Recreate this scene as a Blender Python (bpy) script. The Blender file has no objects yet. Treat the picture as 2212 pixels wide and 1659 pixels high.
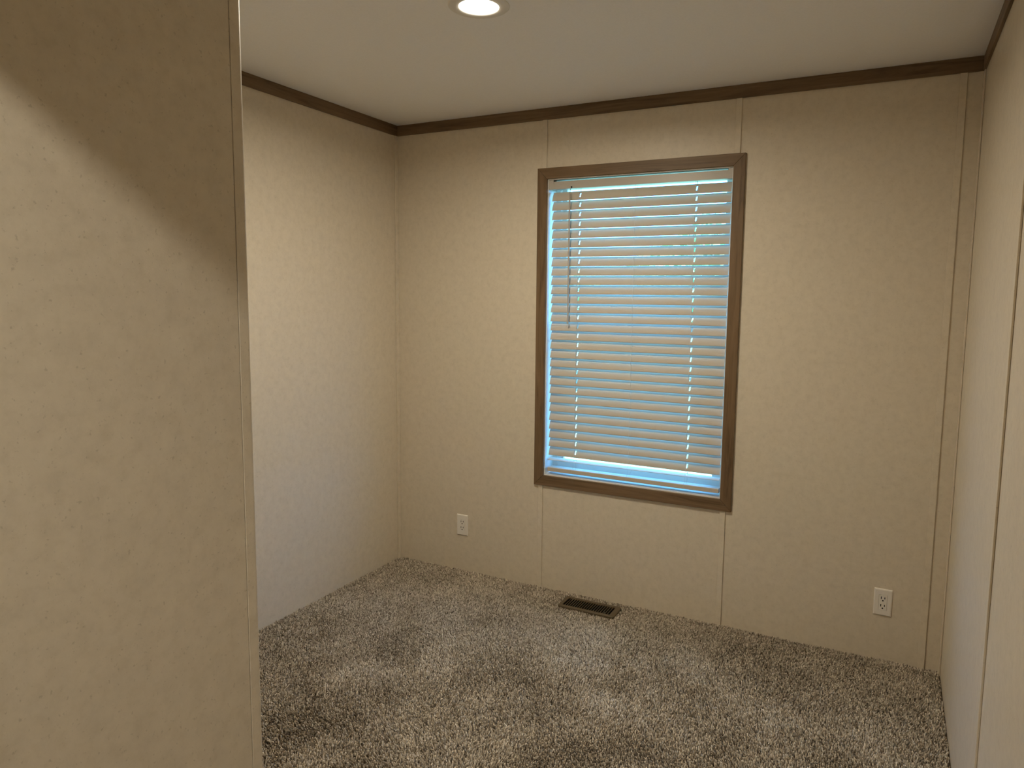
import bpy, bmesh, math, random
import numpy as np
from mathutils import Vector, Matrix

random.seed(7)
rng = np.random.default_rng(7)
scene = bpy.context.scene
COL = scene.collection

# ------------------------------------------------------------------ camera
# x runs along the window wall, y points through the window, z is up; metres
W, H = 2.7514, 2.44
cam_d = bpy.data.cameras.new('camera')
cam = bpy.data.objects.new('camera', cam_d)
COL.objects.link(cam)
cam_d.sensor_fit = 'HORIZONTAL'
cam_d.sensor_width = 36.0
cam_d.lens = 1538.4483 / 2212 * 36.0
cam_d.shift_x = -44.1877 / 2212
cam_d.shift_y = -21.1673 / 2212
cam_d.clip_start = 0.02
cam_d.clip_end = 300
yaw, pitch, roll = 0.4665, -0.1074, 0.0119
fw = Vector((-math.sin(yaw) * math.cos(pitch), math.cos(yaw) * math.cos(pitch), math.sin(pitch)))
rt = Vector((math.cos(yaw), math.sin(yaw), 0))
up = rt.cross(fw)
rt2 = rt * math.cos(roll) + up * math.sin(roll)
up2 = -rt * math.sin(roll) + up * math.cos(roll)
M = Matrix((rt2, up2, -fw)).transposed().to_4x4()
M.translation = Vector((2.4928, -3.2604, 1.5150))
cam.matrix_world = M
scene.camera = cam

# ------------------------------------------------------------------ sky, sun, exposure
SKY = (0.12, 0.44, 1.0)
SKY_STRENGTH = 12.5
LAMP_STRENGTH = 14.0          # glow of the lens itself
LAMP_WATTS = 21.5             # downward beam of the room lamp
HALL_WATTS = 16.8
LAMP_COLOR = (1.0, 0.885, 0.69)
HALL_COLOR = (1.0, 0.93, 0.78)
world = bpy.data.worlds.new('sky')
scene.world = world
world.use_nodes = True
bg = world.node_tree.nodes['Background']
bg.inputs[0].default_value = (*SKY, 1)
bg.inputs[1].default_value = SKY_STRENGTH
sun_d = bpy.data.lights.new('sun', 'SUN')
sun_d.energy = 45.0
sun_d.color = (0.55, 0.82, 1.0)
sun_d.angle = 0.01
sun = bpy.data.objects.new('sun', sun_d)
COL.objects.link(sun)
sun.rotation_euler = (math.radians(38), 0, math.radians(-25))   # shines from behind the house, away from the window wall
scene.view_settings.view_transform = 'Standard'
scene.view_settings.look = 'None'
scene.view_settings.exposure = 0.0
scene.view_settings.gamma = 1.0
scene.view_settings.use_curve_mapping = False
scene.cycles.max_bounces = 14
scene.cycles.diffuse_bounces = 8
scene.cycles.transparent_max_bounces = 12

# ------------------------------------------------------------------ materials
def new_mat(name):
    m = bpy.data.materials.new(name)
    m.use_nodes = True
    return m, m.node_tree.nodes, m.node_tree.links, m.node_tree.nodes['Principled BSDF']

def plain(name, col, rough=0.5, spec=0.5, metal=0.0):
    m, n, l, b = new_mat(name)
    b.inputs['Base Color'].default_value = (*col, 1)
    b.inputs['Roughness'].default_value = rough
    b.inputs['Specular IOR Level'].default_value = spec
    b.inputs['Metallic'].default_value = metal
    tc = n.new('ShaderNodeTexCoord')
    nz = n.new('ShaderNodeTexNoise')
    nz.inputs['Scale'].default_value = 90
    l.new(tc.outputs['Object'], nz.inputs['Vector'])
    mr = n.new('ShaderNodeMapRange')
    mr.inputs['To Min'].default_value = max(0.02, rough - 0.05)
    mr.inputs['To Max'].default_value = min(1, rough + 0.05)
    l.new(nz.outputs['Fac'], mr.inputs['Value'])
    l.new(mr.outputs['Result'], b.inputs['Roughness'])
    return m

def ramp(n, stops):
    r = n.new('ShaderNodeValToRGB')
    e = r.color_ramp.elements
    while len(e) < len(stops):
        e.new(0.5)
    for k, (p, c) in zip(e, stops):
        k.position = p
        k.color = (*c, 1)
    return r

def mat_vinyl(name, base):
    """printed vinyl wall board: soft linen mottling, fine flecks, satin sheen"""
    m, n, l, b = new_mat(name)
    tc = n.new('ShaderNodeTexCoord')
    def noise(scale, detail, rough=0.5):
        t = n.new('ShaderNodeTexNoise')
        t.inputs['Scale'].default_value = scale
        t.inputs['Detail'].default_value = detail
        t.inputs['Roughness'].default_value = rough
        l.new(tc.outputs['Object'], t.inputs['Vector'])
        return t
    c = Vector(base)
    n1 = noise(26, 6, 0.66)
    r1 = ramp(n, [(0.30, c * 0.94), (0.52, c), (0.72, (c.x * 1.035, c.y * 1.04, c.z * 1.04))])
    l.new(n1.outputs['Fac'], r1.inputs['Fac'])
    n2 = noise(150, 3, 0.6)
    r2 = ramp(n, [(0.29, (0.80, 0.79, 0.77)), (0.37, (1, 1, 1)), (0.68, (1, 1, 1)), (0.76, (1.06, 1.06, 1.05))])
    l.new(n2.outputs['Fac'], r2.inputs['Fac'])
    n3 = noise(45, 4, 0.7)
    r3 = ramp(n, [(0.33, (0.95, 0.945, 0.93)), (0.5, (1, 1, 1)), (0.7, (1.02, 1.02, 1.02))])
    l.new(n3.outputs['Fac'], r3.inputs['Fac'])
    m1 = n.new('ShaderNodeMixRGB'); m1.blend_type = 'MULTIPLY'; m1.inputs[0].default_value = 1
    l.new(r1.outputs[0], m1.inputs[1]); l.new(r2.outputs[0], m1.inputs[2])
    m2 = n.new('ShaderNodeMixRGB'); m2.blend_type = 'MULTIPLY'; m2.inputs[0].default_value = 1
    l.new(m1.outputs[0], m2.inputs[1]); l.new(r3.outputs[0], m2.inputs[2])
    l.new(m2.outputs[0], b.inputs['Base Color'])
    b.inputs['Roughness'].default_value = 0.42
    b.inputs['Specular IOR Level'].default_value = 0.38
    bp = n.new('ShaderNodeBump')
    bp.inputs['Strength'].default_value = 0.12
    bp.inputs['Distance'].default_value = 0.001
    n4 = noise(420, 2)
    l.new(n4.outputs['Fac'], bp.inputs['Height'])
    l.new(bp.outputs['Normal'], b.inputs['Normal'])
    return m

def mat_wood(name, axis):
    m, n, l, b = new_mat(name)
    tc = n.new('ShaderNodeTexCoord')
    mp = n.new('ShaderNodeMapping')
    s = [38.0, 38.0, 38.0]
    s[axis] = 2.2
    mp.inputs['Scale'].default_value = s
    l.new(tc.outputs['Object'], mp.inputs['Vector'])
    t = n.new('ShaderNodeTexNoise')
    t.inputs['Scale'].default_value = 1.0
    t.inputs['Detail'].default_value = 7
    t.inputs['Roughness'].default_value = 0.62
    t.inputs['Distortion'].default_value = 1.1
    l.new(mp.outputs[0], t.inputs['Vector'])
    r = ramp(n, [(0.30, (0.090, 0.055, 0.028)), (0.46, (0.160, 0.102, 0.053)), (0.60, (0.190, 0.122, 0.066)), (0.78, (0.240, 0.158, 0.088))])
    l.new(t.outputs['Fac'], r.inputs['Fac'])
    l.new(r.outputs[0], b.inputs['Base Color'])
    b.inputs['Roughness'].default_value = 0.48
    b.inputs['Specular IOR Level'].default_value = 0.35
    bp = n.new('ShaderNodeBump')
    bp.inputs['Strength'].default_value = 0.08
    bp.inputs['Distance'].default_value = 0.001
    l.new(t.outputs['Fac'], bp.inputs['Height'])
    l.new(bp.outputs['Normal'], b.inputs['Normal'])
    return m

def mat_ceiling():
    m, n, l, b = new_mat('ceiling_paint')
    tc = n.new('ShaderNodeTexCoord')
    t = n.new('ShaderNodeTexNoise')
    t.inputs['Scale'].default_value = 160
    t.inputs['Detail'].default_value = 4
    l.new(tc.outputs['Object'], t.inputs['Vector'])
    r = ramp(n, [(0.3, (0.90, 0.91, 0.93)), (0.7, (0.94, 0.95, 0.97))])
    l.new(t.outputs['Fac'], r.inputs['Fac'])
    l.new(r.outputs[0], b.inputs['Base Color'])
    b.inputs['Roughness'].default_value = 0.5
    b.inputs['Specular IOR Level'].default_value = 0.5
    bp = n.new('ShaderNodeBump')
    bp.inputs['Strength'].default_value = 0.15
    bp.inputs['Distance'].default_value = 0.001
    l.new(t.outputs['Fac'], bp.inputs['Height'])
    l.new(bp.outputs['Normal'], b.inputs['Normal'])
    return m

def mat_carpet():
    m, n, l, b = new_mat('carpet_yarn')
    a = n.new('ShaderNodeAttribute')
    a.attribute_name = 'tint'
    r = ramp(n, [(0.0, (0.075, 0.055, 0.036)), (0.30, (0.235, 0.188, 0.134)), (0.62, (0.47, 0.40, 0.310)), (1.0, (0.80, 0.71, 0.585))])
    l.new(a.outputs['Fac'], r.inputs['Fac'])
    l.new(r.outputs[0], b.inputs['Base Color'])
    b.inputs['Roughness'].default_value = 0.85
    b.inputs['Specular IOR Level'].default_value = 0.15
    b.inputs['Sheen Weight'].default_value = 0.15
    return m

def mat_emit(name, col, strength):
    m, n, l, b = new_mat(name)
    b.inputs['Base Color'].default_value = (0.9, 0.9, 0.9, 1)
    b.inputs['Emission Color'].default_value = (*col, 1)
    b.inputs['Emission Strength'].default_value = strength
    return m

def mat_glass():
    m, n, l, b = new_mat('window_glass')
    out = n['Material Output']
    n.remove(b)
    tr = n.new('ShaderNodeBsdfTransparent')
    tr.inputs[0].default_value = (0.93, 0.96, 0.95, 1)
    gl = n.new('ShaderNodeBsdfGlossy')
    gl.inputs['Roughness'].default_value = 0.02
    lw = n.new('ShaderNodeLayerWeight')
    pw = n.new('ShaderNodeMath'); pw.operation = 'POWER'; pw.inputs[1].default_value = 5.0
    l.new(lw.outputs['Facing'], pw.inputs[0])
    fr = n.new('ShaderNodeMath'); fr.operation = 'MULTIPLY_ADD'
    fr.inputs[1].default_value = 0.9; fr.inputs[2].default_value = 0.04
    l.new(pw.outputs[0], fr.inputs[0])
    mx = n.new('ShaderNodeMixShader')
    l.new(fr.outputs[0], mx.inputs[0]); l.new(tr.outputs[0], mx.inputs[1]); l.new(gl.outputs[0], mx.inputs[2])
    l.new(mx.outputs[0], out.inputs['Surface'])
    return m

def mat_grass():
    m, n, l, b = new_mat('lawn')
    tc = n.new('ShaderNodeTexCoord')
    t = n.new('ShaderNodeTexNoise')
    t.inputs['Scale'].default_value = 3
    t.inputs['Detail'].default_value = 8
    l.new(tc.outputs['Object'], t.inputs['Vector'])
    r = ramp(n, [(0.3, (0.12, 0.16, 0.08)), (0.7, (0.24, 0.29, 0.17))])
    l.new(t.outputs['Fac'], r.inputs['Fac'])
    l.new(r.outputs[0], b.inputs['Base Color'])
    b.inputs['Roughness'].default_value = 0.9
    return m

def mat_bark(name, c0, c1, scale):
    m, n, l, b = new_mat(name)
    tc = n.new('ShaderNodeTexCoord')
    t = n.new('ShaderNodeTexNoise')
    t.inputs['Scale'].default_value = scale
    l.new(tc.outputs['Object'], t.inputs['Vector'])
    r = ramp(n, [(0.3, c0), (0.7, c1)])
    l.new(t.outputs['Fac'], r.inputs['Fac'])
    l.new(r.outputs[0], b.inputs['Base Color'])
    b.inputs['Roughness'].default_value = 0.8
    return m

WALL = (0.68, 0.608, 0.492)
VINYL = mat_vinyl('vinyl_wallboard', WALL)
BATTEN = mat_vinyl('vinyl_batten', (0.69, 0.617, 0.500))
WOODX, WOODY, WOODZ = mat_wood('brown_wood_x', 0), mat_wood('brown_wood_y', 1), mat_wood('brown_wood_z', 2)
CEIL = mat_ceiling()
CARPET = mat_carpet()
BACKING = plain('carpet_backing', (0.10, 0.075, 0.052), 0.95, 0.1)
WHITE = plain('white_vinyl', (0.80, 0.80, 0.79), 0.35)
SLAT = plain('white_faux_wood', (0.53, 0.48, 0.41), 0.65, 0.3)
HEAD = plain('white_painted_steel', (0.48, 0.45, 0.40), 0.35, 0.4)
CORD = plain('white_cord', (0.62, 0.62, 0.60), 0.8, 0.2)
WAND = plain('white_wand', (0.46, 0.43, 0.385), 0.3, 0.5)
DARK = plain('black_opening', (0.012, 0.012, 0.012), 0.7, 0.1)
STEEL = plain('grey_steel', (0.10, 0.11, 0.11), 0.4, 0.5)
PLATE = plain('ivory_white_plastic', (0.80, 0.76, 0.70), 0.32, 0.5)
BRONZE = plain('brown_enamel', (0.098, 0.069, 0.036), 0.45, 0.4)
DUCT = plain('dark_duct', (0.010, 0.009, 0.008), 0.9, 0.05)
RING = plain('white_lamp_trim', (0.80, 0.79, 0.76), 0.4)
LAMP = mat_emit('lit_lamp_lens', LAMP_COLOR, LAMP_STRENGTH)
LAMP_H = mat_emit('lit_hall_lens', HALL_COLOR, LAMP_STRENGTH)
GLASS = mat_glass()
GRASS = mat_grass()
SIDING = plain('outside_sheathing', (0.6, 0.6, 0.58), 0.7)

# ------------------------------------------------------------------ helpers
def link(name, me, mat, parent=None):
    o = bpy.data.objects.new(name, me)
    COL.objects.link(o)
    if mat is not None and not me.materials:
        me.materials.append(mat)
    if parent is not None:
        o.parent = parent
    return o

def empty(name, loc=(0, 0, 0)):
    o = bpy.data.objects.new(name, None)
    o.location = loc
    o.empty_display_size = 0.1
    COL.objects.link(o)
    return o

def add_box(bm, x0, x1, y0, y1, z0, z1):
    vs = [bm.verts.new(p) for p in ((x0, y0, z0), (x1, y0, z0), (x1, y1, z0), (x0, y1, z0),
                                    (x0, y0, z1), (x1, y0, z1), (x1, y1, z1), (x0, y1, z1))]
    for f in ((0, 3, 2, 1), (4, 5, 6, 7), (0, 1, 5, 4), (1, 2, 6, 5), (2, 3, 7, 6), (3, 0, 4, 7)):
        bm.faces.new([vs[i] for i in f])

def mesh_of(name, bm, bevel=0.0, seg=2, smooth=False):
    if bevel > 0:
        bmesh.ops.bevel(bm, geom=list(bm.edges), offset=bevel, segments=seg, affect='EDGES', profile=0.5)
    bmesh.ops.recalc_face_normals(bm, faces=bm.faces)
    me = bpy.data.meshes.new(name)
    bm.to_mesh(me)
    bm.free()
    if smooth:
        for p in me.polygons:
            p.use_smooth = True
    return me

def box(name, b, mat, parent=None, bevel=0.0, seg=2):
    bm = bmesh.new()
    add_box(bm, *b)
    return link(name, mesh_of(name, bm, bevel, seg), mat, parent)

def boxes(name, bs, mat, parent=None):
    bm = bmesh.new()
    for b in bs:
        add_box(bm, *b)
    return link(name, mesh_of(name, bm), mat, parent)

def prism(name, pts, axis, a0, a1, mat, parent=None, bevel=0.0):
    """extrude a 2D outline along an axis (0: pts are y,z  1: x,z  2: x,y)"""
    bm = bmesh.new()
    def P(p, a):
        q = list(p)
        q.insert(axis, a)
        return q
    lo = [bm.verts.new(P(p, a0)) for p in pts]
    hi = [bm.verts.new(P(p, a1)) for p in pts]
    bm.faces.new(lo)
    bm.faces.new(hi[::-1])
    k = len(pts)
    for i in range(k):
        bm.faces.new((lo[i], hi[i], hi[(i + 1) % k], lo[(i + 1) % k]))
    return link(name, mesh_of(name, bm, bevel, 1), mat, parent)

def cells(name, us, vs, skip, t0, t1, fn):
    """slab on a grid with missing cells (real through-holes); fn(u, v, t) gives the point"""
    bm = bmesh.new()
    V = {}
    def vert(i, j, k):
        if (i, j, k) not in V:
            V[(i, j, k)] = bm.verts.new(fn(us[i], vs[j], (t0, t1)[k]))
        return V[(i, j, k)]
    nu, nv = len(us) - 1, len(vs) - 1
    full = lambda i, j: 0 <= i < nu and 0 <= j < nv and (i, j) not in skip
    for i in range(nu):
        for j in range(nv):
            if not full(i, j):
                continue
            for k in (0, 1):
                bm.faces.new([vert(i, j, k), vert(i + 1, j, k), vert(i + 1, j + 1, k), vert(i, j + 1, k)])
            for (di, dj), (p, q) in (((-1, 0), ((i, j), (i, j + 1))), ((1, 0), ((i + 1, j), (i + 1, j + 1))),
                                     ((0, -1), ((i, j), (i + 1, j))), ((0, 1), ((i, j + 1), (i + 1, j + 1)))):
                if not full(i + di, j + dj):
                    bm.faces.new([vert(*p, 0), vert(*q, 0), vert(*q, 1), vert(*p, 1)])
    return mesh_of(name, bm)

def tube(name, pts, r, mat, parent=None, sides=8):
    bm = bmesh.new()
    rings = []
    for i, p in enumerate(pts):
        p = Vector(p)
        a = Vector(pts[max(i - 1, 0)])
        b = Vector(pts[min(i + 1, len(pts) - 1)])
        d = (b - a).normalized()
        s = d.cross(Vector((0.3, 0.9, 0.2))).normalized()
        t = d.cross(s)
        rings.append([bm.verts.new(p + (s * math.cos(k * 2 * math.pi / sides) + t * math.sin(k * 2 * math.pi / sides)) * r) for k in range(sides)])
    for a, b in zip(rings, rings[1:]):
        for k in range(sides):
            bm.faces.new((a[k], a[(k + 1) % sides], b[(k + 1) % sides], b[k]))
    bm.faces.new(rings[0][::-1])
    bm.faces.new(rings[-1])
    return link(name, mesh_of(name, bm, smooth=sides > 6), mat, parent)

def lathe(name, prof, mat, parent=None, n=64, loc=(0, 0, 0)):
    bm = bmesh.new()
    rings = []
    for r, z in prof:
        if r < 1e-6:
            rings.append([bm.verts.new((loc[0], loc[1], loc[2] + z))])
        else:
            rings.append([bm.verts.new((loc[0] + r * math.cos(2 * math.pi * k / n), loc[1] + r * math.sin(2 * math.pi * k / n), loc[2] + z)) for k in range(n)])
    for a, b in zip(rings, rings[1:]):
        for k in range(n):
            if len(a) == 1:
                bm.faces.new((a[0], b[k], b[(k + 1) % n]))
            elif len(b) == 1:
                bm.faces.new((a[k], a[(k + 1) % n], b[0]))
            else:
                bm.faces.new((a[k], a[(k + 1) % n], b[(k + 1) % n], b[k]))
    return link(name, mesh_of(name, bm, smooth=True), mat, parent)

def batten(wall, pos, z0, z1, parent):
    """vinyl cover strip: a cap standing a hair off the board, so that a dark joint shows along its edge"""
    c, i = 0.0007, 0.0032
    p = [(i, 0), (i, 0.0016), (0, 0.0016), (0, BT - c), (c, BT), (BW - c, BT), (BW, BT - c), (BW, 0.0016), (BW - i, 0.0016), (BW - i, 0)]
    if wall == 'back':
        pts = [(pos + a, -b) for a, b in p]
    elif wall == 'left':
        pts = [(b, pos + a) for a, b in p]
    else:
        pts = [(W - b, pos + a) for a, b in p]
    return prism('batten', pts, 2, z0, z1, BATTEN, parent)

def struct(o, label=None, cat=None):
    o['kind'] = 'structure'
    if label:
        o['label'] = label
    if cat:
        o['category'] = cat
    return o

def thing(o, label, cat, group=None):
    o['label'] = label
    o['category'] = cat
    if group:
        o['group'] = group
    return o

# ------------------------------------------------------------------ layout numbers
XO0, XO1, ZO0, ZO1 = 0.8721, 1.8823, 0.5464, 2.1518      # outside of the window casing
XI0, XI1, ZI0, ZI1 = 0.9246, 1.8299, 0.6006, 2.0987      # inside of the casing / opening
S1, S2, S3 = 0.9194, 1.8555, 2.6932                      # right edges of the battens on the window wall
BW, BT = 0.025, 0.006                                    # batten width, thickness
PT = 0.008                                               # wallboard thickness
CW_H, CW_T = 0.0552, 0.010                               # crown strip
NX, NY = 1.493, -2.369                                   # face and end of the near partition
DY0, DY1 = -3.105, -3.005                                # entry wall
DX0, DX1, DZ = 1.64, 2.56, 2.03                          # entry opening
HX0, HX1, HY = 0.6, 3.7, -4.45                           # hallway behind the camera
REG = (1.0925, 1.3865, -0.1800, -0.0535)                 # floor register outline
RIN = (1.1127, 1.3607, -0.1610, -0.0760)                 # its grille
FZ = -0.014                                              # floor under the carpet pile

# ------------------------------------------------------------------ floor, ceiling
xs = [-0.15, RIN[0] - 0.004, RIN[1] + 0.004, 3.9]
ys = [-4.65, RIN[2] - 0.004, RIN[3] + 0.004, 0.15]
floor = link('floor', cells('floor', xs, ys, {(1, 1)}, FZ, FZ - 0.04, lambda u, v, t: (u, v, t)), BACKING)
struct(floor, 'brown carpeted bedroom floor below the window wall', 'floor')
ceiling = box('ceiling', (-0.15, 3.9, -4.65, 0.15, H, H + 0.08), CEIL)
struct(ceiling, 'white ceiling of the small bedroom', 'ceiling')

# ------------------------------------------------------------------ wall_back (window wall)
wb = boxes('wall_back', [(-0.15, XI0, PT, 0.15, FZ, H), (XI1, 3.9, PT, 0.15, FZ, H),
                         (XI0, XI1, PT, 0.15, FZ, ZI0), (XI0, XI1, PT, 0.15, ZI1, H)], SIDING)
struct(wb, 'beige vinyl panelled wall with the window', 'wall')
g = 0.0015
for b in ((0, S1 - BW / 2, FZ, H), (S2 - BW / 2, S3 - BW / 2, FZ, H), (S3 - BW / 2, W, FZ, H),
          (S1 - BW / 2, S2 - BW / 2, FZ, ZI0), (S1 - BW / 2, S2 - BW / 2, ZI1, H)):
    box('panel', (b[0] + g, b[1] - g, 0, PT, b[2], b[3]), VINYL, wb)
zc = H - CW_H
for s in (S1, S2):
    batten('back', s - BW, ZO1 + 0.0005, zc, wb)
    batten('back', s - BW, FZ, ZO0 - 0.0005, wb)
batten('back', S3 - BW, FZ, zc, wb)

# ------------------------------------------------------------------ wall_left
wl = box('wall_left', (-0.15, -PT, NY - 0.1, 0.0, FZ, H), SIDING)
struct(wl, 'beige vinyl panelled wall left of the window', 'wall')
for y0, y1 in ((-1.22, 0), (NY, -1.22)):
    box('panel', (-PT, 0, y0 + g, y1 - g, FZ, H), VINYL, wl)
batten('left', -1.22 - BW / 2, FZ, zc, wl)
batten('left', -BW - 0.0005, FZ, zc, wl)

# ------------------------------------------------------------------ wall_right
RB = -1.228
wr = box('wall_right', (W + PT, W + 0.15, DY1, 0.0, FZ, H), SIDING)
struct(wr, 'beige vinyl panelled wall at the right edge', 'wall')
for y0, y1 in ((RB + BW / 2, 0), (RB - 0.92, RB + BW / 2), (DY1, RB - 0.92)):
    box('panel', (W, W + PT, y0 + g, y1 - g, FZ, H), VINYL, wr)
for y in (RB, RB - 0.92 - BW / 2, -BW - 0.0005):
    batten('right', y, FZ, zc, wr)

# ------------------------------------------------------------------ near partition and the wall round its corner
wn = box('wall_near', (NX - 0.1, NX - PT, DY1, NY - 0.006, FZ, H), SIDING)
struct(wn, 'beige vinyl partition wall filling the left foreground', 'wall')
LEG = 0.0255
box('panel', (NX - PT, NX - 0.0012, DY1, NY - LEG - 0.0012, FZ, H), VINYL, wn)
R = 0.009
prof = [(NX - 0.0024, NY - LEG), (NX - 0.0010, NY - LEG), (NX - 0.0003, NY - LEG + 0.0008), (NX - 0.0002, NY - LEG + 0.0060)]
for k in range(11):
    a = math.radians(90 * k / 10)
    prof.append((NX - R + R * math.cos(a), NY - R + R * math.sin(a)))
prof += [(NX - LEG, NY), (NX - LEG, NY - 0.004), (NX - 0.0025, NY - 0.012)]
cb = prism('corner_bead', prof, 2, FZ, H, BATTEN, wn)
wf = box('wall_front', (-0.15, NX - 0.1, NY - 0.1, NY - 0.004, FZ, H), SIDING)
struct(wf, 'beige wall hidden behind the near partition corner', 'wall')
box('panel', (0, NX - LEG - 0.0005, NY - 0.004, NY - 0.0015, FZ, H), VINYL, wf)

# ------------------------------------------------------------------ entry wall with its opening, hallway behind the camera
we = boxes('wall_entry', [(HX0, DX0, DY0, DY1, FZ, H), (DX1, HX1, DY0, DY1, FZ, H), (DX0, DX1, DY0, DY1, DZ, H)], VINYL)
struct(we, 'beige wall with the open doorway behind the viewer', 'wall')
wh = boxes('wall_hall', [(HX0 - 0.1, HX0, HY, DY0, FZ, H), (HX1, HX1 + 0.1, HY, DY0, FZ, H), (HX0 - 0.1, HX1 + 0.1, HY - 0.1, HY, FZ, H)], VINYL)
struct(wh, 'beige hallway walls behind the viewer', 'wall')

# ------------------------------------------------------------------ crown strips
def crown(name, b, mat, label):
    o = box(name, b, mat, None, 0.0012)
    struct(o, label, 'trim')
crown('trim_1', (0, W, -CW_T, -0.0002, zc, H - 0.0002), WOODX, 'brown wood crown strip above the window')
crown('trim_2', (0.0002, CW_T, NY, -CW_T - 0.0002, zc, H - 0.0002), WOODY, 'brown wood crown strip along the left wall')
crown('trim_3', (W - CW_T, W - 0.0002, DY1, -CW_T - 0.0002, zc, H - 0.0002), WOODY, 'brown wood crown strip along the right wall')

# ------------------------------------------------------------------ window
win = empty('window_1', ((XI0 + XI1) / 2, 0.08, ZI0))
struct(win, 'white window framed by brown wood casing', 'window')
def wpart(o, parent=win):
    o.parent = parent
    if parent is win:
        o.matrix_parent_inverse = Matrix.Translation(-win.location)
    return o
e = 0.0003
CT = 0.012
for pts, mat in (([(XO0, ZO1), (XO1, ZO1), (XI1, ZI1), (XI0, ZI1)], WOODX), ([(XO0, ZO0), (XI0, ZI0), (XI1, ZI0), (XO1, ZO0)], WOODX),
                 ([(XO0, ZO0), (XO0, ZO1), (XI0, ZI1), (XI0, ZI0)], WOODZ), ([(XO1, ZO0), (XI1, ZI0), (XI1, ZI1), (XO1, ZO1)], WOODZ)):
    cx = sum(p[0] for p in pts) / 4
    cz = sum(p[1] for p in pts) / 4
    q = [(p[0] - e * (1 if p[0] > cx else -1), p[1] - e * (1 if p[1] > cz else -1)) for p in pts]
    wpart(prism('casing', q, 1, -CT, -0.0001, mat, None, 0.001))
JD = 0.105
for b in ((XI0, XI0 + 0.004, 0, JD, ZI0, ZI1), (XI1 - 0.004, XI1, 0, JD, ZI0, ZI1),
          (XI0 + 0.004, XI1 - 0.004, 0, JD, ZI1 - 0.004, ZI1), (XI0 + 0.004, XI1 - 0.004, 0, JD, ZI0, ZI0 + 0.004)):
    wpart(box('jamb_liner', b, WHITE))
def ring(name, x0, x1, z0, z1, wl_, wr_, wt, wb_, y0, y1, mat=WHITE):
    bs = [(x0, x0 + wl_, y0, y1, z0, z1), (x1 - wr_, x1, y0, y1, z0, z1),
          (x0 + wl_, x1 - wr_, y0, y1, z1 - wt, z1), (x0 + wl_, x1 - wr_, y0, y1, z0, z0 + wb_)]
    return wpart(boxes(name, bs, mat))
A0, A1, B0, B1 = XI0 + 0.004, XI1 - 0.004, ZI0 + 0.004, ZI1 - 0.004
ring('window_frame', A0, A1, B0, B1, 0.026, 0.026, 0.018, 0.024, 0.098, 0.148)
ZM = 1.36
lo = ring('sash', A0 + 0.026, A1 - 0.026, B0 + 0.024, ZM + 0.02, 0.034, 0.034, 0.034, 0.030, 0.101, 0.120)
hi = ring('sash', A0 + 0.026, A1 - 0.026, ZM - 0.02, B1 - 0.018, 0.022, 0.022, 0.016, 0.034, 0.1215, 0.140)
p1 = box('pane', (A0 + 0.058, A1 - 0.058, 0.109, 0.112, B0 + 0.052, ZM - 0.012), GLASS)
wpart(p1)
p2 = box('pane', (A0 + 0.046, A1 - 0.046, 0.129, 0.132, ZM + 0.012, B1 - 0.032), GLASS)
wpart(p2)

# ------------------------------------------------------------------ blind
BX0, BX1 = 0.9400, 1.8190
blind = empty('window_blind', (1.38, 0.032, ZI0))
thing(blind, 'white two inch slatted blind closed inside the brown window casing', 'blind')
def bpart(o, parent=blind):
    o.parent = parent
    o.matrix_parent_inverse = Matrix.Translation(-blind.location)
    return o
SYC = 0.032
# headrail: an open steel channel
hz0, hz1, hy0, hy1 = 2.0490, 2.0862, 0.008, 0.050
bpart(prism('headrail', [(hy0, hz0), (hy1, hz0), (hy1, hz1), (hy1 - 0.0015, hz1), (hy1 - 0.0015, hz0 + 0.0015),
                         (hy0 + 0.0015, hz0 + 0.0015), (hy0 + 0.0015, hz1), (hy0, hz1)], 0, BX0 - 0.008, BX1 + 0.004, HEAD))
for x0, x1 in ((A0 + 0.0004, A0 + 0.024), (A1 - 0.020, A1 - 0.0004)):
    bk = boxes('bracket', [(x0, x1, hy0 - 0.0025, hy0 - 0.0006, hz0 - 0.001, B1 - 0.001), (x0, x1, hy1, hy1 + 0.0015, hz0 - 0.001, B1 - 0.001),
                           (x0, x1, hy0 - 0.0006, hy1, B1 - 0.003, B1 - 0.0015)], HEAD)
    bpart(bk)
    xa = x0 if x0 < 1.2 else x1 - 0.0015
    cl = box('bracket_clip', (x0, x1 + (0.010 if x0 < 1.2 else 0), hy0 - 0.0022, hy0 + 0.010, B1 - 0.0050, B1 - 0.0030), STEEL)
    bpart(cl)
# slats with routed cord slots
SW, ST = 0.0508, 0.0028
HOLES = (1.0885, 1.6630)
us = [BX0, HOLES[0] - 0.0034, HOLES[0] + 0.0034, HOLES[1] - 0.0034, HOLES[1] + 0.0034, BX1]
vs = [-SW / 2, -SW / 2 + 0.0016, -0.0205, -0.0175, -0.0145, -0.0115, -0.0070, -0.0023, 0.0023, 0.0070, 0.0115, 0.0145, 0.0175, 0.0205, SW / 2 - 0.0016, SW / 2]
def slat_fn(u, v, t):
    k = 0.35 if abs(abs(v) - SW / 2) < 1e-6 else 1.0       # eased long edges
    crown_ = 0.0036 * (1 - (v / (SW / 2)) ** 2)
    return (u - 1.38, v, t * k + crown_)
slat_me = cells('slat', us, vs, {(c, r) for c in (1, 3) for r in range(5, 10)}, -ST / 2, ST / 2, slat_fn)
slat_me.materials.append(SLAT)
Z0, PITCH, NS = 2.0155, 0.0460, 29
TILT = math.radians(63.5)
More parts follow.
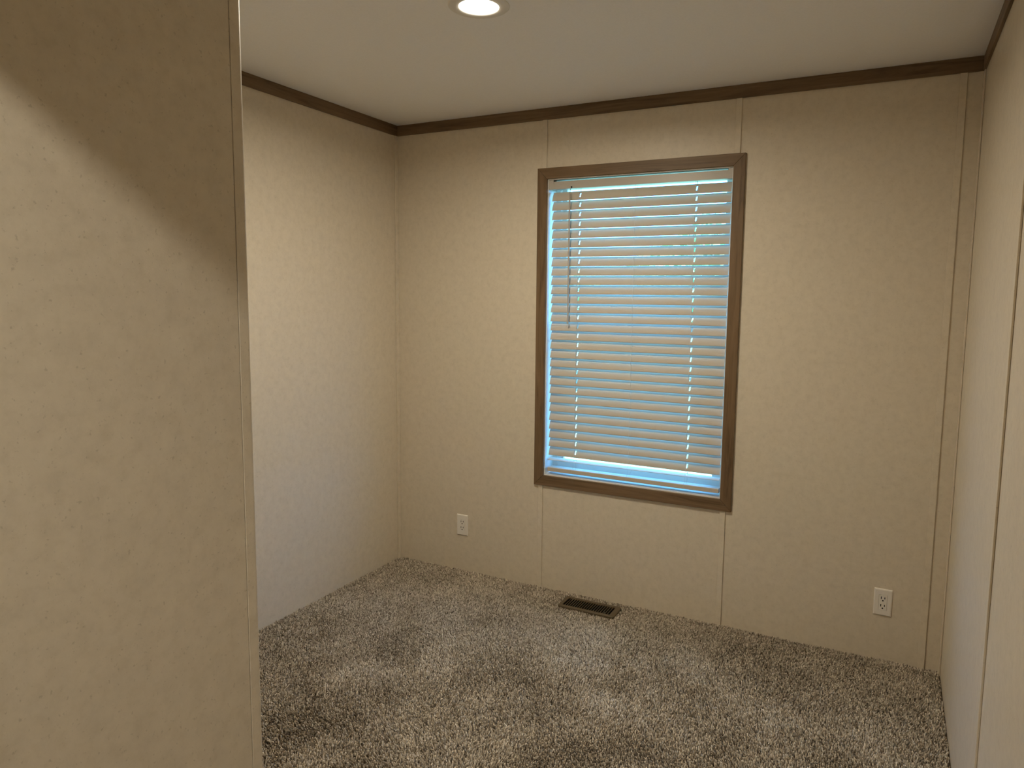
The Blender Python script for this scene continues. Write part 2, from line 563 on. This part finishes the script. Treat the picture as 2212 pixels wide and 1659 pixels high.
for k in range(NS + 1):
    o = link('slat', slat_me, None)
    bpart(o)
    z = Z0 - k * PITCH
    t = TILT + math.radians(random.uniform(-0.35, 0.35))
    y = SYC
    if k == NS - 1:
        t = math.radians(62.5)
    if k == NS:                                            # the last slat lies almost flat on the slack ladder
        t = math.radians(4)
        z = 0.6835
    # room-side (-y) edge turned down
    o.matrix_basis = Matrix.Translation((1.38, y, z)) @ Matrix.Rotation(random.uniform(-0.0006, 0.0006), 4, 'Y') @ Matrix.Rotation(t, 4, 'X')
# bottom rail
br = prism('bottom_rail', [(0.0065, 0.6225), (0.0575, 0.6225), (0.0575, 0.6400), (0.055, 0.6425), (0.009, 0.6425), (0.0065, 0.6400)], 0, BX0 + 0.001, BX1 - 0.001, SLAT)
bpart(br)
# ladder cords: front and back runs at three places, slack loop at the bottom
for lx in (HOLES[0] - 0.0045, 1.374, HOLES[1] - 0.0045):
    for yy, dx in ((0.0205, 0), (0.0435, 0)):
        pts = []
        for k in range(NS + 1):
            zb = Z0 - k * PITCH
            off = -1 if yy < SYC else 1
            pts += [(lx, yy + off * 0.0012, zb + 0.010), (lx, yy + off * 0.0045, zb - 0.0225 if off < 0 else zb + 0.0235)]
        pts = [(lx, yy, hz0)] + sorted(pts, key=lambda p: -p[2])
        pts = [p for p in pts if p[2] > 0.70]
        fy = 0.0055 if yy < SYC else 0.0590
        pts += [(lx, fy, 0.686), (lx + 0.003, fy - 0.001 if yy < SYC else fy, 0.664), (lx - 0.004, fy, 0.645), (lx - 0.006, fy, 0.628)]
        bpart(tube('ladder_cord', pts, 0.0006, CORD, None, 5))
for lx in HOLES:
    bpart(tube('lift_cord', [(lx + 0.0005, SYC, hz0), (lx + 0.0005, SYC, 0.6425)], 0.0007, CORD, None, 5))
# tilt wand
wd = tube('tilt_wand', [(1.0445, -0.0015, 2.026), (1.0447, -0.0020, 1.72), (1.0452, -0.0015, 1.386)], 0.0044, WAND, None, 6)
bpart(wd)
bpart(tube('wand_hook', [(1.049, 0.0075, 2.058), (1.0495, 0.002, 2.050), (1.047, -0.001, 2.040), (1.0445, -0.0015, 2.030), (1.0448, -0.0015, 2.018)], 0.0014, STEEL, None, 6), blind)
bpart(box('tilter_opening', (1.0450, 1.0530, hy0 - 0.0003, hy0 + 0.0008, hz0 + 0.001, hz0 + 0.0100), DARK))

# ------------------------------------------------------------------ outlets
def outlet(x, z, label):
    PWd, PHt, PD = 0.0700, 0.1165, 0.0062
    root = empty('wall_outlet', (x, 0, z - PHt / 2))
    thing(root, label, 'outlet', 'duplex outlets on the window wall')
    inv = Matrix.Translation(-root.location)
    def part(o, p):
        o.parent = p
        o.matrix_parent_inverse = inv
        return o
    def sub(o, p):
        o.parent = p
        return o
    # cover plate with softened front edge and a window for the receptacle
    rx, rz = 0.0166, 0.0335
    bm = bmesh.new()
    def loop(hx, hz, y):
        return [bm.verts.new((x + sx * hx, y, z + sz * hz)) for sx, sz in ((-1, -1), (1, -1), (1, 1), (-1, 1))]
    L = [loop(PWd / 2, PHt / 2, -0.0002), loop(PWd / 2, PHt / 2, -0.0022), loop(PWd / 2 - 0.0018, PHt / 2 - 0.0018, -0.0048),
         loop(PWd / 2 - 0.005, PHt / 2 - 0.005, -PD), loop(rx, rz, -PD), loop(rx, rz, -PD + 0.0035)]
    for a, b in zip(L, L[1:]):
        for i in range(4):
            bm.faces.new((a[i], a[(i + 1) % 4], b[(i + 1) % 4], b[i]))
    part(link('cover_plate', mesh_of('cover_plate', bm), PLATE), root)
    face = part(box('receptacle', (x - rx + 0.0009, x + rx - 0.0009, -PD - 0.0004, -0.0010, z - rz + 0.0009, z + rz - 0.0009), PLATE, None, 0.0004, 1), root)
    for s in (0.0165, -0.0165):
        for dx, hh in ((-0.0068, 0.0052), (0.0068, 0.0043)):
            sub(box('slot', (x + dx - 0.0015, x + dx + 0.0015, -PD - 0.0007, -PD + 0.001, z + s + 0.0035 - hh, z + s + 0.0035 + hh), DARK), face)
        pts = [(x + 0.0031 * math.cos(a), z + s - 0.0085 + 0.0029 * math.sin(a)) for a in [math.radians(t) for t in range(0, 360, 30)]]
        sub(prism('ground_hole', pts, 1, -PD - 0.0007, -PD + 0.001, DARK), face)
outlet(0.4288, 0.2560, 'ivory duplex wall outlet low on the wall left of the window')
outlet(2.5250, 0.2500, 'ivory duplex wall outlet low on the wall near the right corner')

# ------------------------------------------------------------------ floor register
reg = empty('floor_register', ((REG[0] + REG[1]) / 2, (REG[2] + REG[3]) / 2, FZ))
thing(reg, 'brown metal floor register with narrow slots in the carpet below the window', 'vent')
rinv = Matrix.Translation(-reg.location)
def rpart(o):
    o.parent = reg
    o.matrix_parent_inverse = rinv
    return o
def rounded(x0, x1, y0, y1, r, n=5):
    pts = []
    for cx, cy, a0 in ((x1 - r, y1 - r, 0), (x0 + r, y1 - r, 90), (x0 + r, y0 + r, 180), (x1 - r, y0 + r, 270)):
        for k in range(n):
            a = math.radians(a0 + 90 * k / (n - 1))
            pts.append((cx + r * math.cos(a), cy + r * math.sin(a)))
    return pts
bm = bmesh.new()
zt = 0.0045
loops = []
for (pts, z) in ((rounded(*REG, 0.012), FZ), (rounded(*REG, 0.012), zt - 0.0025), (rounded(REG[0] + 0.004, REG[1] - 0.004, REG[2] + 0.004, REG[3] - 0.004, 0.010), zt),
                 (rounded(RIN[0], RIN[1], RIN[2], RIN[3], 0.0012), zt), (rounded(RIN[0], RIN[1], RIN[2], RIN[3], 0.0012), zt - 0.006)):
    loops.append([bm.verts.new((p[0], p[1], z)) for p in pts])
for a, b in zip(loops, loops[1:]):
    for k in range(len(a)):
        bm.faces.new((a[k], a[(k + 1) % len(a)], b[(k + 1) % len(a)], b[k]))
rpart(link('face_frame', mesh_of('face_frame', bm), BRONZE))
NB = 19
pitch_b = (RIN[1] - RIN[0]) / (NB + 1)
bar_me = None
for k in range(NB):
    xx = RIN[0] + (k + 1) * pitch_b
    if bar_me is None:
        bm = bmesh.new()
        add_box(bm, -0.0015, 0.0015, RIN[2] + 0.0003, RIN[3] - 0.0003, zt - 0.0045, zt - 0.0002)
        bar_me = mesh_of('louver', bm)
        bar_me.materials.append(BRONZE)
    o = link('louver', bar_me, None)
    o.parent = reg
    o.matrix_parent_inverse = rinv
    o.matrix_basis = Matrix.Translation((xx, 0, 0))
dx0, dx1, dy0, dy1 = RIN[0] - 0.003, RIN[1] + 0.003, RIN[2] - 0.003, RIN[3] + 0.003
rpart(boxes('duct_boot', [(dx0, dx0 + 0.002, dy0, dy1, -0.20, zt - 0.006), (dx1 - 0.002, dx1, dy0, dy1, -0.20, zt - 0.006),
                          (dx0 + 0.002, dx1 - 0.002, dy0, dy0 + 0.002, -0.20, zt - 0.006), (dx0 + 0.002, dx1 - 0.002, dy1 - 0.002, dy1, -0.20, zt - 0.006),
                          (dx0, dx1, dy0, dy1, -0.205, -0.20)], DUCT))
rpart(box('damper_lever', (RIN[1] - 0.0305, RIN[1] - 0.0275, RIN[2] + 0.004, RIN[2] + 0.013, zt - 0.004, zt + 0.003), STEEL, None, 0.0006, 1))

# ------------------------------------------------------------------ recessed ceiling lights
def downlight(x, y, lens_mat, color, watts, label):
    root = empty('recessed_light', (x, y, H))
    thing(root, label, 'ceiling light')
    lathe('trim_ring', [(0.0985, 0.0), (0.0985, -0.0020), (0.0950, -0.0045), (0.0800, -0.0065), (0.0660, -0.0062), (0.0630, -0.0020), (0.0630, -0.0004)], RING, root)
    lathe('lens', [(0.0630, -0.0012), (0.050, -0.0030), (0.025, -0.0042), (0.0, -0.0045)], lens_mat, root)
    ld = bpy.data.lights.new('lamp_beam', 'AREA')
    ld.shape = 'DISK'
    ld.size = 0.123
    ld.energy = watts
    ld.color = color
    ld.spread = math.radians(169)
    lo_ = bpy.data.objects.new('lamp_beam', ld)
    COL.objects.link(lo_)
    lo_.parent = root
    lo_.location = (0, 0, -0.0062)
downlight(1.2530, -1.2105, LAMP, LAMP_COLOR, LAMP_WATTS, 'round lit recessed light in the ceiling above the carpet')
downlight(2.1500, -3.6700, LAMP_H, HALL_COLOR, HALL_WATTS, 'round lit recessed hallway light behind the viewer')

# ------------------------------------------------------------------ carpet pile
def field(x, y, scale, seed):
    """smooth value noise in -1..1, numpy"""
    r = np.random.default_rng(seed)
    n = 128
    gtab = r.uniform(-1, 1, (n, n))
    u, v = x * scale + 17.3, y * scale + 41.7
    iu, iv = np.floor(u).astype(int), np.floor(v).astype(int)
    fu, fv = u - iu, v - iv
    fu, fv = fu * fu * (3 - 2 * fu), fv * fv * (3 - 2 * fv)
    a = gtab[iu % n, iv % n]; b = gtab[(iu + 1) % n, iv % n]
    c = gtab[iu % n, (iv + 1) % n]; d = gtab[(iu + 1) % n, (iv + 1) % n]
    return (a * (1 - fu) + b * fu) * (1 - fv) + (c * (1 - fu) + d * fu) * fv

def pile(x0, x1, y0, y1, step):
    gx, gy = np.meshgrid(np.arange(x0 + step * 0.6, x1 - step * 0.4, step), np.arange(y0 + step * 0.6, y1 - step * 0.35, step * 0.9))
    gx = gx + (np.arange(gx.shape[0]) % 2)[:, None] * step * 0.5
    x = (gx + rng.uniform(-0.38, 0.38, gx.shape) * step).ravel()
    y = (gy + rng.uniform(-0.38, 0.38, gy.shape) * step).ravel()
    keep = ~((x > REG[0] - 0.0015) & (x < REG[1] + 0.0015) & (y > REG[2] - 0.0015) & (y < REG[3] + 0.0015))
    keep &= (x < x1 - 0.002) & (y < y1 - 0.002)
    return x[keep], y[keep]

parts_xy = [pile(0.002, W - 0.002, NY + 0.001, -0.001, 0.0060), pile(NX + 0.002, W - 0.002, DY1, NY + 0.001, 0.0078), pile(DX0, DX1, DY0, DY1, 0.009)]
X = np.concatenate([p[0] for p in parts_xy])
Y = np.concatenate([p[1] for p in parts_xy])
N = len(X)
# brushed patches: the pile leans one way or the other (footprints, vacuum strokes)
ra = field(X, Y, 4.2, 1) + 0.8 * field(X, Y, 9.0, 2) + 0.5 * field(X, Y, 19.0, 3)
rb = field(X, Y, 3.4, 4) + 0.8 * field(X, Y, 8.0, 5)
lean_y = 0.0032 * ra + rng.normal(0, 0.0024, N)
lean_x = 0.0030 * rb + rng.normal(0, 0.0024, N)
hgt = 0.0135 + rng.normal(0, 0.0019, N) + 0.0008 * ra
hgt = np.clip(hgt, 0.007, 0.0175)
rad = rng.uniform(0.0026, 0.0037, N)
ang = rng.uniform(0, 2 * np.pi, N)
verts = np.zeros((N, 7, 3), np.float32)
# keep tips inside the walls
tipx = np.clip(X + lean_x, 0.002, W - 0.002)
tipy = np.minimum(Y + lean_y, -0.0015)
for k in range(3):
    a = ang + k * 2 * np.pi / 3
    verts[:, k, 0] = np.clip(X + rad * 0.75 * np.cos(a), 0.0005, W - 0.0005)
    verts[:, k, 1] = np.minimum(Y + rad * 0.75 * np.sin(a), -0.0005)
    verts[:, k, 2] = FZ - 0.001
    a2 = a + 0.9
    verts[:, 3 + k, 0] = np.clip(X + 0.62 * (tipx - X) + rad * np.cos(a2), 0.0005, W - 0.0005)
    verts[:, 3 + k, 1] = np.minimum(Y + 0.62 * (tipy - Y) + rad * np.sin(a2), -0.0005)
    verts[:, 3 + k, 2] = FZ + hgt * 0.68
verts[:, 6, 0] = tipx
verts[:, 6, 1] = tipy
verts[:, 6, 2] = FZ + hgt
tri = np.array([[0, 1, 4], [0, 4, 3], [1, 2, 5], [1, 5, 4], [2, 0, 3], [2, 3, 5], [3, 4, 6], [4, 5, 6], [5, 3, 6]], np.int32)
faces = (tri[None] + (np.arange(N, dtype=np.int32) * 7)[:, None, None]).reshape(-1)
me = bpy.data.meshes.new('carpet')
me.vertices.add(N * 7)
me.vertices.foreach_set('co', verts.reshape(-1))
me.loops.add(len(faces))
me.loops.foreach_set('vertex_index', faces)
me.polygons.add(N * 9)
me.polygons.foreach_set('loop_start', np.arange(0, N * 27, 3, dtype=np.int32))
me.update(calc_edges=True)
tint = 0.56 + rng.normal(0, 0.22, N) + np.where(rng.random(N) < 0.12, -0.22, 0) + 0.06 * ra  # last term paints the sheen of the leaning pile into the yarn colour
tint = np.clip(tint, 0.02, 0.98)
at = me.attributes.new('tint', 'FLOAT', 'POINT')
at.data.foreach_set('value', np.repeat(tint, 7).astype(np.float32))
carpet = link('carpet', me, CARPET)
thing(carpet, 'speckled brown and beige cut pile carpet covering the whole floor', 'carpet')
carpet['kind'] = 'stuff'

# ------------------------------------------------------------------ outside
lawn = box('ground', (-45, 45, 0.3, 90, -0.95, -0.75), GRASS)
struct(lawn, 'green lawn outside the window', 'ground')
BARK = mat_bark('bark', (0.05, 0.035, 0.025), (0.13, 0.10, 0.07), 9)
LEAF = mat_bark('leaves', (0.22, 0.40, 0.16), (0.46, 0.66, 0.34), 2)
def tree(x, y, hh, rr, label, seed):
    r = np.random.default_rng(seed)
    root = empty('leafy_tree', (x, y, -0.75))
    thing(root, label, 'tree', 'trees beyond the window')
    lathe('trunk', [(0.22, 0), (0.17, 0.5), (0.14, hh * 0.5), (0.05, hh * 0.8), (0, hh * 0.82)], BARK, root, 10)
    n = 5200
    d = r.normal(0, 1, (n, 3)); d /= np.linalg.norm(d, axis=1)[:, None]
    lump = 1 + 0.25 * np.sin(3 * d[:, 0] + seed) * np.cos(4 * d[:, 2] + seed)
    p = d * (r.random(n) ** 0.4 * lump)[:, None] * np.array([rr, rr, hh * 0.36]) + np.array([0, 0, hh * 0.62])
    a = r.normal(0, 1, (n, 3)); a /= np.linalg.norm(a, axis=1)[:, None]
    b = np.cross(a, r.normal(0, 1, (n, 3))); b /= np.linalg.norm(b, axis=1)[:, None]
    s = r.uniform(0.09, 0.17, n)[:, None]
    v = np.stack([p - a * s, p + b * s * 0.55, p + a * s, p - b * s * 0.55], 1).reshape(-1, 3)
    m2 = bpy.data.meshes.new('foliage')
    m2.from_pydata(v.tolist(), [], [[4 * i, 4 * i + 1, 4 * i + 2, 4 * i + 3] for i in range(n)])
    fo = link('foliage', m2, LEAF, root)
    fo['kind'] = 'stuff'
tree(-6.6, 13.0, 3.9, 2.2, 'leafy tree outside, leftmost of the three beyond the blind', 3)
tree(-1.2, 15.5, 4.3, 2.4, 'leafy tree outside, middle of the three beyond the blind', 5)
tree(4.2, 14.0, 4.0, 2.2, 'leafy tree outside, rightmost of the three beyond the blind', 8)
